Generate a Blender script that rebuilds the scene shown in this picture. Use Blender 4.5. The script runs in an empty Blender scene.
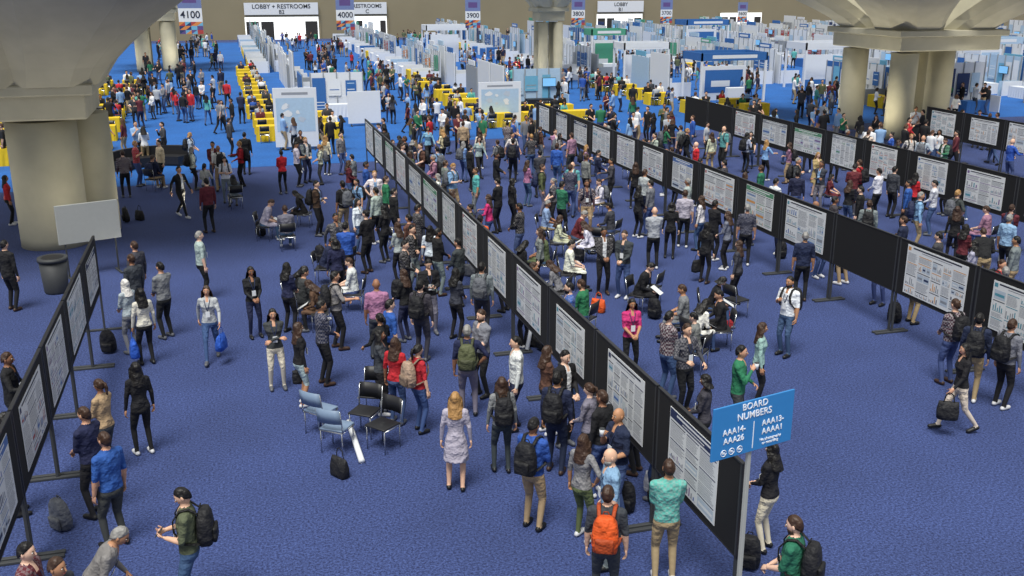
import bpy, bmesh, math, random
import numpy as np
from mathutils import Vector, Matrix, Euler
random.seed(7)
SC=bpy.context.scene; COL=SC.collection
# ---------------------------------------------------------------- camera model
CAMH=7.6; FPX=1000.0
TH=math.atan(306/1000.0); YAW=math.atan(0.297*math.cos(TH))
Fd=Vector((math.sin(YAW),math.cos(YAW),0)); Rd=Vector((math.cos(YAW),-math.sin(YAW),0))
cd=bpy.data.cameras.new("camera"); cam=bpy.data.objects.new("camera",cd); COL.objects.link(cam)
cam.location=(0,0,CAMH); cam.rotation_euler=(math.pi/2-TH,0,-YAW)
cd.sensor_width=36; cd.lens=FPX/1024*36; cd.clip_end=600
SC.camera=cam
def survey(x,y,z=0.0):
    """floor-plan position of a surveyed sight line at height z"""
    u=(x-512)/FPX; v=(288-y)/FPX
    f=math.cos(TH)+v*math.sin(TH); up=-math.sin(TH)+v*math.cos(TH)
    t=(z-CAMH)/up
    p=Rd*(u*t)+Fd*(f*t); return Vector((p.x,p.y,0))
def proj(x,y,z):
    f=x*Fd.x+y*Fd.y; r=x*Rd.x+y*Rd.y; dz=z-CAMH
    dep=f*math.cos(TH)-dz*math.sin(TH)
    if dep<.1: return -999,-999
    return 512+FPX*r/dep, 288-FPX*(f*math.sin(TH)+dz*math.cos(TH))/dep
def inview(p,z=1.6,m=0):
    x,y=proj(p.x,p.y,z); return -m<x<1024+m and y<576+m
def head(a):
    a=math.radians(a); h=Fd*math.cos(a)+Rd*math.sin(a)
    return math.atan2(h.y,h.x)+math.pi/2
# ---------------------------------------------------------------- materials
def s2l(c): return tuple((x/12.92 if x<=0.04045 else ((x+0.055)/1.055)**2.4) for x in c)
def rgb(r,g,b): return s2l((r/255,g/255,b/255))
def nmat(name,col,rough=.7,metal=0,var=.12,scale=8,bump=0.0,emit=0):
    m=bpy.data.materials.new(name); m.use_nodes=True; nt=m.node_tree; b=nt.nodes["Principled BSDF"]
    b.inputs["Roughness"].default_value=rough; b.inputs["Metallic"].default_value=metal
    tc=nt.nodes.new("ShaderNodeTexCoord"); n=nt.nodes.new("ShaderNodeTexNoise"); n.inputs["Scale"].default_value=scale; n.inputs["Detail"].default_value=3
    nt.links.new(tc.outputs["Object"],n.inputs["Vector"])
    mx=nt.nodes.new("ShaderNodeMix"); mx.data_type='RGBA'
    mx.inputs[6].default_value=(*[c*(1-var) for c in col],1); mx.inputs[7].default_value=(*[min(1,c*(1+var)) for c in col],1)
    nt.links.new(n.outputs["Fac"],mx.inputs[0]); nt.links.new(mx.outputs[2],b.inputs["Base Color"])
    if bump:
        bp=nt.nodes.new("ShaderNodeBump"); bp.inputs["Strength"].default_value=bump
        nt.links.new(n.outputs["Fac"],bp.inputs["Height"]); nt.links.new(bp.outputs["Normal"],b.inputs["Normal"])
    if emit:
        b.inputs["Emission Color"].default_value=(*col,1); b.inputs["Emission Strength"].default_value=emit
    return m
def amat(name,prop,rough=.85,cloth=True,pattern=False):
    m=bpy.data.materials.new(name); m.use_nodes=True; nt=m.node_tree; b=nt.nodes["Principled BSDF"]
    b.inputs["Roughness"].default_value=rough
    a=nt.nodes.new("ShaderNodeAttribute"); a.attribute_type='OBJECT'; a.attribute_name=prop
    out=a.outputs["Color"]
    tc=nt.nodes.new("ShaderNodeTexCoord")
    if pattern:
        a2=nt.nodes.new("ShaderNodeAttribute"); a2.attribute_type='OBJECT'; a2.attribute_name="pattern_amount"
        ck=nt.nodes.new("ShaderNodeTexChecker"); ck.inputs["Scale"].default_value=26
        nt.links.new(tc.outputs["Object"],ck.inputs["Vector"])
        mu=nt.nodes.new("ShaderNodeMath"); mu.operation='MULTIPLY'
        nt.links.new(ck.outputs["Fac"],mu.inputs[0]); nt.links.new(a2.outputs["Fac"],mu.inputs[1])
        mx=nt.nodes.new("ShaderNodeMix"); mx.data_type='RGBA'; mx.inputs[7].default_value=(.35,.33,.34,1)
        nt.links.new(mu.outputs[0],mx.inputs[0]); nt.links.new(out,mx.inputs[6]); out=mx.outputs[2]
    if cloth:
        n=nt.nodes.new("ShaderNodeTexNoise"); n.inputs["Scale"].default_value=9; n.inputs["Detail"].default_value=2
        nt.links.new(tc.outputs["Object"],n.inputs["Vector"])
        mr=nt.nodes.new("ShaderNodeMapRange"); mr.inputs[3].default_value=.65; mr.inputs[4].default_value=1.35
        nt.links.new(n.outputs["Fac"],mr.inputs[0])
        vm=nt.nodes.new("ShaderNodeVectorMath"); vm.operation='SCALE'
        nt.links.new(out,vm.inputs[0]); nt.links.new(mr.outputs[0],vm.inputs["Scale"]); out=vm.outputs[0]
        bp=nt.nodes.new("ShaderNodeBump"); bp.inputs["Strength"].default_value=1.0; bp.inputs["Distance"].default_value=.06
        nt.links.new(n.outputs["Fac"],bp.inputs["Height"]); nt.links.new(bp.outputs["Normal"],b.inputs["Normal"])
    nt.links.new(out,b.inputs["Base Color"]); return m
M={}
M['skin']=amat("skin","skin_color",.55,False)
M['top']=amat("shirt_fabric","shirt_color",pattern=True)
M['fore']=amat("sleeve_fabric","sleeve_color",.75,False)
M['inner']=amat("inner_shirt_fabric","inner_color")
M['thigh']=amat("trouser_fabric","trouser_color")
M['calf']=amat("lower_leg_fabric","lower_leg_color",.8,False)
M['shoe']=amat("shoe_leather","shoe_color",.5,False)
M['hair']=amat("hair_strands","hair_color",.55)
M['bag']=amat("bag_fabric","bag_color",.7)
M['iris']=nmat("eye_iris",rgb(35,25,20),.2); M['lip']=nmat("lips",rgb(150,80,75),.5); M['eyew']=nmat("eye_white",rgb(225,220,215),.3)
M['black']=nmat("black_board_fabric",rgb(18,18,21),.9,var=.2,scale=20)
M['frame']=nmat("dark_frame_metal",rgb(60,60,62),.45,.6)
M['chrome']=nmat("chrome_tube",rgb(190,192,195),.25,.9)
M['paper']=nmat("poster_paper",rgb(226,228,228),.6,var=.03,scale=3)
M['ink']=nmat("printed_ink",rgb(150,154,160),.6); M['inkd']=nmat("printed_title_ink",rgb(40,44,60),.6)
M['pale']=nmat("poster_pale_tint",rgb(186,198,210),.6)
PC=dict(hb=('blue',(80,115,175)),hr=('red',(170,70,65)),hg=('green',(85,145,110)),ho=('orange',(215,155,90)),hp=('purple',(125,95,150)),ht=('teal',(85,150,168)),hn=('navy',(40,52,88)),hy=('grey',(140,145,152)))
for k,(n_,c) in PC.items(): M[k]=nmat("poster_figure_"+n_,rgb(*c),.6)
M['conc']=nmat("warm_concrete",rgb(176,171,150),.85,var=.2,scale=1.2,bump=.2)
M['wall']=nmat("tan_wall_paint",rgb(142,132,106),.85,var=.1,scale=.3)
M['white']=nmat("white_laminate",rgb(226,229,232),.5,var=.04)
M['offw']=nmat("grey_white_panel",rgb(168,170,166),.8,var=.05)
M['whitecl']=nmat("white_cloth",rgb(215,218,222),.8)
M['yellow']=nmat("yellow_cloth",rgb(226,190,28),.75,var=.1); M['blue']=nmat("blue_graphic",rgb(50,105,170),.6)
M['cyan']=nmat("cyan_graphic",rgb(110,175,205),.6); M['green']=nmat("green_graphic",rgb(80,160,130),.6)
M['orange']=nmat("orange_graphic",rgb(215,135,70),.6); M['red']=nmat("red_graphic",rgb(175,65,60),.6); M['purple']=nmat("purple_graphic",rgb(95,75,130),.6)
M['palebl']=nmat("pale_blue_graphic",rgb(175,200,220),.6); M['navyg']=nmat("navy_graphic",rgb(35,55,100),.6)
M['dkgrey']=nmat("dark_grey_plastic",rgb(58,60,62),.6); M['grey']=nmat("grey_drape",rgb(150,155,160),.8)
M['seatb']=nmat("blue_grey_vinyl",rgb(120,140,165),.5); M['seatk']=nmat("black_vinyl",rgb(30,30,33),.5)
M['signb']=nmat("sign_blue",rgb(52,130,195),.45,var=.05); M['signw']=nmat("sign_white_lettering",rgb(240,244,248),.5,var=.02)
M['glow']=nmat("lit_lobby_opening",rgb(240,242,240),.6,emit=1.2); M['door']=nmat("dark_door_metal",rgb(55,52,48),.5)
M['bannerp']=nmat("banner_lavender",rgb(110,125,170),.6)
M['screen']=nmat("lit_monitor_screen",rgb(120,180,225),.4,emit=.5)
def carpet(name,base,hi,sc,lo=.38,hp=.66):
    m=bpy.data.materials.new(name); m.use_nodes=True; nt=m.node_tree; b=nt.nodes["Principled BSDF"]; b.inputs["Roughness"].default_value=.95
    tc=nt.nodes.new("ShaderNodeTexCoord")
    n=nt.nodes.new("ShaderNodeTexNoise"); n.inputs["Scale"].default_value=sc; n.inputs["Detail"].default_value=4; n.inputs["Roughness"].default_value=.85
    n2=nt.nodes.new("ShaderNodeTexNoise"); n2.inputs["Scale"].default_value=.5; n2.inputs["Detail"].default_value=4
    for q in (n,n2): nt.links.new(tc.outputs["Object"],q.inputs["Vector"])
    cr=nt.nodes.new("ShaderNodeValToRGB"); cr.color_ramp.elements[0].position=lo; cr.color_ramp.elements[1].position=hp
    cr.color_ramp.elements[0].color=(*base,1); cr.color_ramp.elements[1].color=(*hi,1)
    nt.links.new(n.outputs["Fac"],cr.inputs[0])
    mr=nt.nodes.new("ShaderNodeMapRange"); mr.inputs[1].default_value=.3; mr.inputs[2].default_value=.7; mr.inputs[3].default_value=.88; mr.inputs[4].default_value=1.12
    nt.links.new(n2.outputs["Fac"],mr.inputs[0])
    vm=nt.nodes.new("ShaderNodeVectorMath"); vm.operation='SCALE'
    nt.links.new(cr.outputs[0],vm.inputs[0]); nt.links.new(mr.outputs[0],vm.inputs["Scale"]); nt.links.new(vm.outputs[0],b.inputs["Base Color"])
    return m
M['carpet']=carpet("navy_blue_carpet",rgb(24,34,74),rgb(72,90,146),27,.40,.62)
M['carpetb']=carpet("bright_blue_carpet",rgb(20,82,152),rgb(38,104,178),8)
# ---------------------------------------------------------------- mesh helpers
def addobj(name,mesh,parent=None,loc=None,rot=None,mat=None):
    o=bpy.data.objects.new(name,mesh); COL.objects.link(o)
    if parent is not None: o.parent=parent
    if loc is not None: o.location=loc
    if rot is not None: o.rotation_euler=rot
    if mat is not None: o.matrix_basis=mat
    return o
def meta(o,label,cat,group=None,kind=None):
    o["label"]=label; o["category"]=cat
    if group: o["group"]=group
    if kind: o["kind"]=kind
def finish(bm,name,mats,smooth=False,flat=False):
    bmesh.ops.recalc_face_normals(bm,faces=bm.faces[:])
    me=bpy.data.meshes.new(name); bm.to_mesh(me); bm.free()
    for m in mats: me.materials.append(M[m])
    if smooth: me.polygons.foreach_set("use_smooth",[True]*len(me.polygons))
    if flat: me.polygons.foreach_set("use_smooth",[False]*len(me.polygons))
    return me
def box(bm,x0,x1,y0,y1,z0,z1,mi=0,bev=0):
    vs=[bm.verts.new((x,y,z)) for x in (x0,x1) for y in (y0,y1) for z in (z0,z1)]
    idx=[(0,1,3,2),(4,6,7,5),(0,4,5,1),(2,3,7,6),(0,2,6,4),(1,5,7,3)]
    fs=[bm.faces.new([vs[i] for i in f]) for f in idx]
    for f in fs: f.material_index=mi
    if bev:
        es=list({e for f in fs for e in f.edges})
        r=bmesh.ops.bevel(bm,geom=es,offset=bev,segments=2,affect='EDGES',profile=.5)
        for f in r['faces']: f.material_index=mi
    return vs
def quad(bm,x0,x1,z0,z1,y,mi):
    f=bm.faces.new([bm.verts.new(p) for p in ((x0,y,z0),(x1,y,z0),(x1,y,z1),(x0,y,z1))]); f.material_index=mi
def loft(bm,rings,mi=0,caps=True):
    R=[[bm.verts.new(p) for p in r] for r in rings]; n=len(R[0])
    for a,b in zip(R,R[1:]):
        for i in range(n):
            f=bm.faces.new((a[i],a[(i+1)%n],b[(i+1)%n],b[i])); f.material_index=mi; f.smooth=True
    if caps:
        for r in (R[0][::-1],R[-1]):
            f=bm.faces.new(r); f.material_index=mi
    return R
def frame(d):
    d=d.normalized(); a=Vector((0,1,0)) if abs(d.y)<.8 else Vector((1,0,0))
    x=d.cross(a).normalized(); y=d.cross(x).normalized(); return x,y
def tube(bm,pts,rad,seg=8,mi=0,flat=1.0,round_=True,up=None):
    pts=[Vector(p) for p in pts]; rings=[]; n=len(pts)
    if not hasattr(rad,'__len__'): rad=[rad]*n
    for i,p in enumerate(pts):
        d=(pts[min(i+1,n-1)]-pts[max(i-1,0)])
        if up is not None:
            x=Vector(up)-d.normalized()*Vector(up).dot(d.normalized()); x.normalize(); y=d.normalized().cross(x)
        else: x,y=frame(d)
        rr=rad[i]
        def rg(c,k): return [c+x*(math.cos(t*2*math.pi/seg)*rr*k)+y*(math.sin(t*2*math.pi/seg)*rr*k*flat) for t in range(seg)]
        dn=d.normalized()
        if round_ and i==0: rings.append(rg(p-dn*rr*.9,.35)); rings.append(rg(p-dn*rr*.55,.8))
        rings.append(rg(p,1))
        if round_ and i==n-1: rings.append(rg(p+dn*rr*.55,.8)); rings.append(rg(p+dn*rr*.9,.35))
    return loft(bm,rings,mi)
def ell(bm,c,r,mi=0,u=10,v=7,mat=None):
    ret=bmesh.ops.create_uvsphere(bm,u_segments=u,v_segments=v,radius=1)
    for w in ret['verts']:
        p=Vector((w.co.x*r[0],w.co.y*r[1],w.co.z*r[2])); 
        if mat: p=mat@p
        w.co=p+Vector(c)
    for f in {f for w in ret['verts'] for f in w.link_faces}: f.material_index=mi; f.smooth=True
# ---------------------------------------------------------------- people templates
def ik(a,t,l1,l2,hint):
    d=t-a; L=d.length; m=(l1+l2)*.995
    if L>m: t=a+d*(m/L); d=t-a; L=m
    c=(l1*l1-l2*l2+L*L)/(2*L); h=math.sqrt(max(0,l1*l1-c*c)); dn=d.normalized()
    hv=Vector(hint); hv=hv-dn*hv.dot(dn); hv.normalize()
    return a+dn*c+hv*h, t
V=Vector
POSES={
 'st':dict(w=[(-.245,-.04,.87),(.245,-.05,.87)],f=[(-.10,.03),(.13,-.05)],hp=5),
 'cl':dict(w=[(-.05,-.26,1.02),(.06,-.27,1.03)],f=[(-.11,0),(.12,.02)],hp=12),
 'cr':dict(w=[(.10,-.21,1.17),(-.10,-.25,1.14)],f=[(-.13,.02),(.13,-.03)],hp=6),
 'pt':dict(w=[(-.30,-.46,1.50),(.24,-.05,.88)],f=[(-.12,-.06),(.12,.06)],hp=-4),
 'wk':dict(w=[(-.25,.18,.92),(.24,-.24,.95)],f=[(-.09,-.30),(.09,.34)],hp=6),
 'ph':dict(w=[(-.07,-.27,1.16),(.08,-.25,1.13)],f=[(-.11,0),(.12,-.04)],hp=28),
 'hi':dict(w=[(-.21,-.05,1.01),(.245,-.03,.87)],f=[(-.13,.0),(.11,-.08)],hp=4,eo=True),
 'dr':dict(w=[(-.08,-.22,1.36),(.12,-.24,1.05)],f=[(-.12,0),(.11,.05)],hp=0),
 'ta':dict(w=[(-.26,-.36,1.18),(.22,-.27,1.04)],f=[(-.12,-.05),(.13,.05)],hp=4),
 'sp':dict(w=[(-.12,-.19,1.26),(.24,-.05,.87)],f=[(-.11,.02),(.12,-.04)],hp=3),
 'ln':dict(w=[(-.12,-.36,1.0),(.16,-.34,1.06)],f=[(-.12,-.05),(.12,.08)],hp=15,lean=32),
 'si':dict(w=[(-.12,-.33,1.08),(.10,-.34,1.09)],f=[(-.14,-.44),(.13,-.40)],hp=18,dz=-.42,lean=6),
 'sl':dict(w=[(-.06,-.33,1.14),(.08,-.32,1.12)],f=[(-.12,-.46),(.15,-.36)],hp=32,dz=-.42,lean=22),
}
SLOTS=['skin','top','fore','inner','thigh','calf','shoe','iris','lip','eyew']
def sst(x): x=max(0,min(1,x)); return x*x*(3-2*x)
TPL={}
def add_hand(bm,W,d,n,side,curl):
    d=d.normalized(); n=(n-d*n.dot(d)).normalized(); s=d.cross(n)*side
    rings=[]
    for t,w,th in ((-.02,.024,.020),(.03,.036,.016),(.07,.042,.015),(.095,.038,.011)):
        c=W+d*t
        rings.append([c+s*(w*math.cos(k*math.pi/4))+n*(th*math.sin(k*math.pi/4)) for k in range(8)])
    loft(bm,rings,0)
    for i,(off,L) in enumerate(((.030,.070),(.010,.080),(-.010,.074),(-.029,.058))):
        b=W+d*.085+s*off; c=curl*(1+.12*i)
        d1=(d*math.cos(c)+n*math.sin(c)); d2=(d*math.cos(2*c)+n*math.sin(2*c)); d3=(d*math.cos(2.8*c)+n*math.sin(2.8*c))
        p1=b+d1*L*.42; p2=p1+d2*L*.34; p3=p2+d3*L*.26
        tube(bm,[b,p1,p2,p3],[.0095,.009,.0082,.0065],5,0)
    b=W+d*.025+s*.028; t1=b+(d*.65+s*.7+n*.35).normalized()*.038; t2=t1+(d*.8+s*.25+n*.5).normalized()*.03
    tube(bm,[b,t1,t2],[.012,.0105,.008],5,0)
def build_body(key,pose,fem,dress=False):
    P=POSES[pose]; dz=P.get('dz',0); lean=math.radians(P.get('lean',0)); sit=dz<-.2
    def S(p):
        p=V(p); w=sst((p.z-.9)/.3)*lean; q=p-V((0,0,.95)); c,s=math.cos(w),math.sin(w)
        return V((q.x,q.y*c-q.z*s,q.y*s+q.z*c+.95+dz))
    MT=Matrix.Translation((0,0,.95+dz))@Matrix.Rotation(lean,4,'X')@Matrix.Translation((0,0,-.95))
    bm=bmesh.new(); segs=[]
    k=.92 if fem else 1.0
    if fem: prof=[(.80,.12,.10,0),(.88,.170,.118,.005),(.95,.168,.12,.005),(1.05,.135,.10,0),(1.12,.125,.095,0),(1.22,.145,.11,-.01),(1.30,.155,.13,-.02),(1.38,.158,.112,-.005),(1.45,.125,.085,0),(1.495,.062,.06,0)]
    else: prof=[(.80,.12,.10,0),(.88,.170,.122,0),(.95,.168,.122,0),(1.05,.160,.118,-.005),(1.15,.160,.118,-.008),(1.28,.178,.125,-.008),(1.38,.188,.12,0),(1.45,.155,.095,0),(1.50,.07,.066,0)]
    rings=[]
    for z,w,d,yo in prof:
        r=[]
        for i in range(18):
            t=i*2*math.pi/18; cx,sy=math.cos(t),math.sin(t)
            r.append(S((w*math.copysign(abs(cx)**.85,cx),yo+d*math.copysign(abs(sy)**.85,sy),z)))
        rings.append(r)
    loft(bm,rings)
    def limb(a,b,ra,rb,lab,mid=None):
        pts=[a,b]; rr=[ra,rb]
        if mid: pts=[a,a.lerp(b,.35),b]; rr=[ra,mid,rb]
        tube(bm,pts,rr,10); segs.append((a,b,ra,rb,lab))
    segs.append((S((0,0,1.02)),S((0,0,1.40)),.15,.17,'top')); segs.append((S((-.1,0,1.40)),S((.1,0,1.40)),.10,.10,'top'))
    segs.append((S((-.07,0,.88)),S((.07,0,.88)),.13,.13,'thigh')); 
    limb(S((0,.01,1.45)),S((0,-.012,1.57)),.058*k,.05*k,'skin')
    sx=.158 if fem else .185; hx=.088
    info={}
    for i,sd in ((0,-1),(1,1)):
        sh=S((sd*sx,0,1.415)); w=S(P['w'][i])
        hint=V((sd*1.0,.35,-.3)) if (P.get('eo') and i==0) else V((sd*.55,.6,-.55))
        el,w=ik(sh,w,.285,.255,hint)
        limb(S((sd*sx*.55,0,1.41)),sh,.07*k,.064*k,'top')
        limb(sh,el,.062*k,.047*k,'top',.056*k); limb(el,w,.045*k,.030*k,'fore',.042*k)
        info['w%d'%i]=(el,w)
        h=V((sd*hx,0,.90+dz)); fx,fy=P['f'][i]
        lift=.07 if (pose=='wk' and i==1) else 0
        an=V((fx,fy,.085+lift))
        kn,an=ik(h,an,.425,.415,V((sd*.12,-1,.5 if sit else 0)))
        limb(h,kn,.092*k,.062*k,'thigh',.088*k); limb(kn,an,.058*k,.042*k,'calf',.056*k)
        td=V((fx*.35,-1,-.5 if lift else 0)).normalized()
        heel=an+V((0,.035,-.04)) ; toe=an+td*.155+V((0,0,-.05))
        heel.z=max(heel.z,.045); toe.z=max(toe.z,.04)
        tube(bm,[heel,heel.lerp(toe,.45)+V((0,0,.004)),toe],[.044,.047,.042],10)
        segs.append((heel,toe,.045,.042,'shoe'))
    if dress:
        rings=[]
        for z,w,d in ((1.02,.14,.105),(.92,.175,.13),(.8,.195,.15),(.66,.205,.165),(.56,.212,.175),(.555,.05,.05)):
            rings.append([V((w*math.cos(t*math.pi/9),d*math.sin(t*math.pi/9),z)) for t in range(18)])
        loft(bm,rings)
    bmesh.ops.recalc_face_normals(bm,faces=bm.faces[:])
    me=bpy.data.meshes.new("t"); bm.to_mesh(me); bm.free()
    o=bpy.data.objects.new("t",me); COL.objects.link(o)
    m=o.modifiers.new("r",'REMESH'); m.mode='VOXEL'; m.voxel_size=.019
    m=o.modifiers.new("s",'SMOOTH'); m.factor=.5; m.iterations=3
    bpy.context.view_layer.update(); dg=bpy.context.evaluated_depsgraph_get()
    me2=bpy.data.meshes.new_from_object(o.evaluated_get(dg)); bpy.data.objects.remove(o)
    bm=bmesh.new(); bm.from_mesh(me2)
    for v in bm.verts:
        if v.co.z<0.004: v.co.z=0.0
    fs=list(bm.faces); C=np.array([f.calc_center_median()[:] for f in fs])
    D=[]
    for a,b,ra,rb,lab in segs:
        a=np.array(a);b=np.array(b);d=b-a;t=np.clip(((C-a)@d)/(d@d),0,1)
        dist=np.linalg.norm(C-(a+t[:,None]*d),axis=1); D.append(dist-(ra+(rb-ra)*t))
    lab=np.argmin(np.array(D),axis=0)
    inv=MT.inverted()
    for f,l,c in zip(fs,lab,C):
        s=segs[l][4]; q=inv@V(c)
        if s in('top','thigh') and abs(q.x)<.25:
            if q.z>(.93 if not sit else .95) and (s=='thigh') and not dress: s='top'
            if not sit and s=='top' and q.z<.90 and abs(q.x)<.2: s='thigh'
        if dress and .54<c[2]<1.0 and abs(c[0])<.22 and s in('calf','thigh','top') and s!='fore':
            s='top' 
        if s=='top' and abs(q.x)<.05 and q.y<-.05 and q.z>1.0: s='inner'
        if s in('top','inner') and q.z>1.505 and abs(q.x)<.075: s='skin'
        if s=='inner' and q.z>1.40 and abs(q.x)<.035: s='skin'
        f.material_index=SLOTS.index(s); f.smooth=True
    hands=[]
    for i,sd in ((0,-1),(1,1)):
        el,w=info['w%d'%i]; d=(w-el).normalized()
        n=V((-sd,0,0)) if d.z<-.6 else V((-sd*.5,0.2,-.8)) if pose!='ph' else V((-sd*.6,0,.7))
        add_hand(bm,w,d,n,-sd,.3 if pose in('st','wk','pt') else .55)
        hands.append(w+d*.09)
    MH=MT@Matrix.Translation((0,-.018,1.632))@Matrix.Rotation(math.radians(P['hp'])-lean*.4,4,'X')
    kk=.95 if fem else 1.0
    ret=bmesh.ops.create_uvsphere(bm,u_segments=20,v_segments=14,radius=1)
    for v in ret['verts']:
        x,y,z=v.co; jw=1-.30*max(0,-z)**1.2; fy=1.0
        if y<0: fy=1-.10*max(0,-z); 
        else: fy=1-.22*max(0,-z)
        X=x*.075*jw*kk; Y=y*.095*fy*kk; Z=z*.118*kk
        if y<-.6 and z<-.55: Y-=.008
        if y<-.5 and abs(abs(x)-.38)<.2 and -.05<z<.25: Y+=.006
        v.co=MH@V((X,Y,Z))
    for f in {f for v in ret['verts'] for f in v.link_faces}: f.material_index=0; f.smooth=True
    R3=MH.to_3x3()
    def E(c,r,mi,u=8,v=6): ell(bm,MH@V(c),r,mi,u,v,R3)
    tube(bm,[MH@V((0,-.086*kk,.018)),MH@V((0,-.103*kk,-.018))],[.007,.013],6,0)
    for sd in (-1,1):
        E((sd*.029,-.080*kk,.012),(.013,.008,.008),9); E((sd*.029,-.087*kk,.012),(.006,.004,.006),7)
        E((sd*.03,-.085*kk,.032),(.017,.006,.004),7); E((sd*.076*kk,.008,-.002),(.009,.019,.030),0)
    E((0,-.086*kk,-.052),(.023,.008,.008),8)
    me=bpy.data.meshes.new("person_body_"+key); bm.to_mesh(me); bm.free()
    for s in SLOTS: me.materials.append(M[s])
    top=(MH@V((0,0,.125))).z
    TPL[key]=dict(me=me,MH=MH,MT=MT,hands=hands,top=top,ref=1.757)
for p in POSES:
    for fem in (0,1): build_body(p+('f' if fem else 'm'),p,fem)
for p in ('st','cl','wk'): build_body(p+'d',p,1,True)
# hair
def hair_mesh(style):
    bm=bmesh.new(); n=28; K=8
    front,side,back=dict(s=(46,86,126),l=(46,94,118),p=(46,88,118),u=(46,88,118),c=(48,94,118),h=(56,125,135),b=(0,0,0))[style]
    L=dict(s=0,l=.27,p=0,u=0,c=.09,h=.20)[style]
    cols=[]
    for i in range(n):
        a=-math.pi+2*math.pi*i/n; c=math.cos(a); aa=abs(math.degrees(a))
        tm=side+(front-side)*max(0,c)**.8 if c>0 else side+(back-side)*(-c)
        tm=math.radians(tm); pts=[]
        vol=.985 if style in 's' else 1.05
        for k in range(1,K+1):
            t=tm*k/K; s=1+.022*math.sin(a*7+t*4)+.012*math.sin(a*15)
            pts.append(V((.083*vol*s*math.sin(t)*math.sin(a),.006-.103*vol*s*math.sin(t)*math.cos(a),.128*s*math.cos(t))))
        dr=L*sst((aa-(55 if style!='h' else 20))/35)
        for j in range(1,5):
            q=pts[K-1].copy()
            if dr>0.01: q+=V((math.sin(a)*.010*j,.006*j*(1 if aa>90 else 0),-dr*j/4)); q.x*=1+.05*j*(1 if j<4 else .3)
            else: q*=1-.05*j
            pts.append(q)
        cols.append([bm.verts.new(p) for p in pts])
    top=bm.verts.new((0,.006,.13))
    for i in range(n):
        A=cols[i];B=cols[(i+1)%n]
        bm.faces.new((top,A[0],B[0]))
        for k in range(len(A)-1): bm.faces.new((A[k],A[k+1],B[k+1],B[k]))
    if style=='p': tube(bm,[(0,.095,.05),(0,.135,.03),(0,.145,-.05),(0,.12,-.17)],[.02,.03,.032,.014],8)
    if style=='u': ell(bm,(0,.10,.07),(.042,.038,.04),0,12,8)
    return finish(bm,"hair_"+style,['hair'],True)
HAIR={s:hair_mesh(s) for s in 'slpuch'}
# short full beard
bm=bmesh.new(); rings=[]
for z,w,d in ((-.045,.071,.088),(-.075,.064,.090),(-.105,.050,.088),(-.125,.028,.066)):
    rings.append([V((w*math.cos(a),-d*math.sin(a)*1.02,z)) for a in [math.radians(t) for t in range(5,180,17)]]+[V((w*.9*math.cos(a),-d*.86*math.sin(a),z)) for a in [math.radians(t) for t in range(175,4,-17)]])
loft(bm,rings); BEARD=finish(bm,"beard",['hair'],True)
bm=bmesh.new()
for sd in (-1,1): tube(bm,[(sd*.062,.0,1.515),(sd*.06,-.085,1.44),(sd*.035,-.145,1.32),(0,-.15,1.2)],.008,4,0,.3)
box(bm,-.045,.045,-.162,-.154,1.07,1.2,1)
LANY=finish(bm,"lanyard",['hn','white'])
def pack_meshes():
    bm=bmesh.new(); rings=[]
    for z,w,d in ((.98,.11,.05),(1.0,.15,.085),(1.1,.165,.105),(1.25,.16,.10),(1.38,.14,.085),(1.45,.10,.06),(1.47,.05,.03)):
        rings.append([V((w*math.copysign(abs(math.cos(t*math.pi/8))**.6,math.cos(t*math.pi/8)),.215+d*math.copysign(abs(math.sin(t*math.pi/8))**.6,math.sin(t*math.pi/8)),z)) for t in range(16)])
    loft(bm,rings); main=finish(bm,"backpack_body",['bag'],True)
    bm=bmesh.new(); box(bm,-.115,.115,.30,.355,1.02,1.22,0,.025); pocket=finish(bm,"front_pocket",['bag'],True)
    bm=bmesh.new(); tube(bm,[(.09,.14,1.43),(.10,.05,1.505),(.105,-.06,1.485),(.11,-.145,1.36),(.13,-.14,1.22),(.185,-.02,1.08),(.14,.13,1.04)],.027,6,0,.3,up=(1,0,0)); strap=finish(bm,"shoulder_strap",['bag'],True)
    bm=bmesh.new(); tube(bm,[(.035,.16,1.46),(.025,.18,1.505),(-.025,.18,1.505),(-.035,.16,1.46)],.008,6); hd=finish(bm,"carry_handle",['bag'],True)
    return main,pocket,strap,hd
PK=pack_meshes()
BAGN={'k':('black',(22,22,26)),'o':('orange and grey',(215,85,25)),'n':('navy',(30,40,75)),'t':('tan patterned',(165,140,120)),'g':('grey',(95,98,105)),'b':('bright blue',(40,90,190)),'r':('red',(160,40,45)),'w':('white',(220,220,225)),'e':('olive',(85,90,60))}
def backpack(mat,c,where,worn=True,group="worn backpacks"):
    nm,col=BAGN[c]; o=addobj("backpack",PK[0],mat=mat); meta(o,f"{nm} fabric backpack {where}","backpack",group if worn else None)
    parts=[("front_pocket",PK[1],None),("carry_handle",PK[3],None)]+([("shoulder_strap",PK[2],None),("shoulder_strap",PK[2],Matrix.Scale(-1,4,(1,0,0)))])
    for n_,me,mm in parts:
        q=addobj(n_,me,o,mat=mm)
        q["bag_color"]=rgb(*[max(0,v*.75) for v in col])
    o["bag_color"]=rgb(*col)
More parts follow.
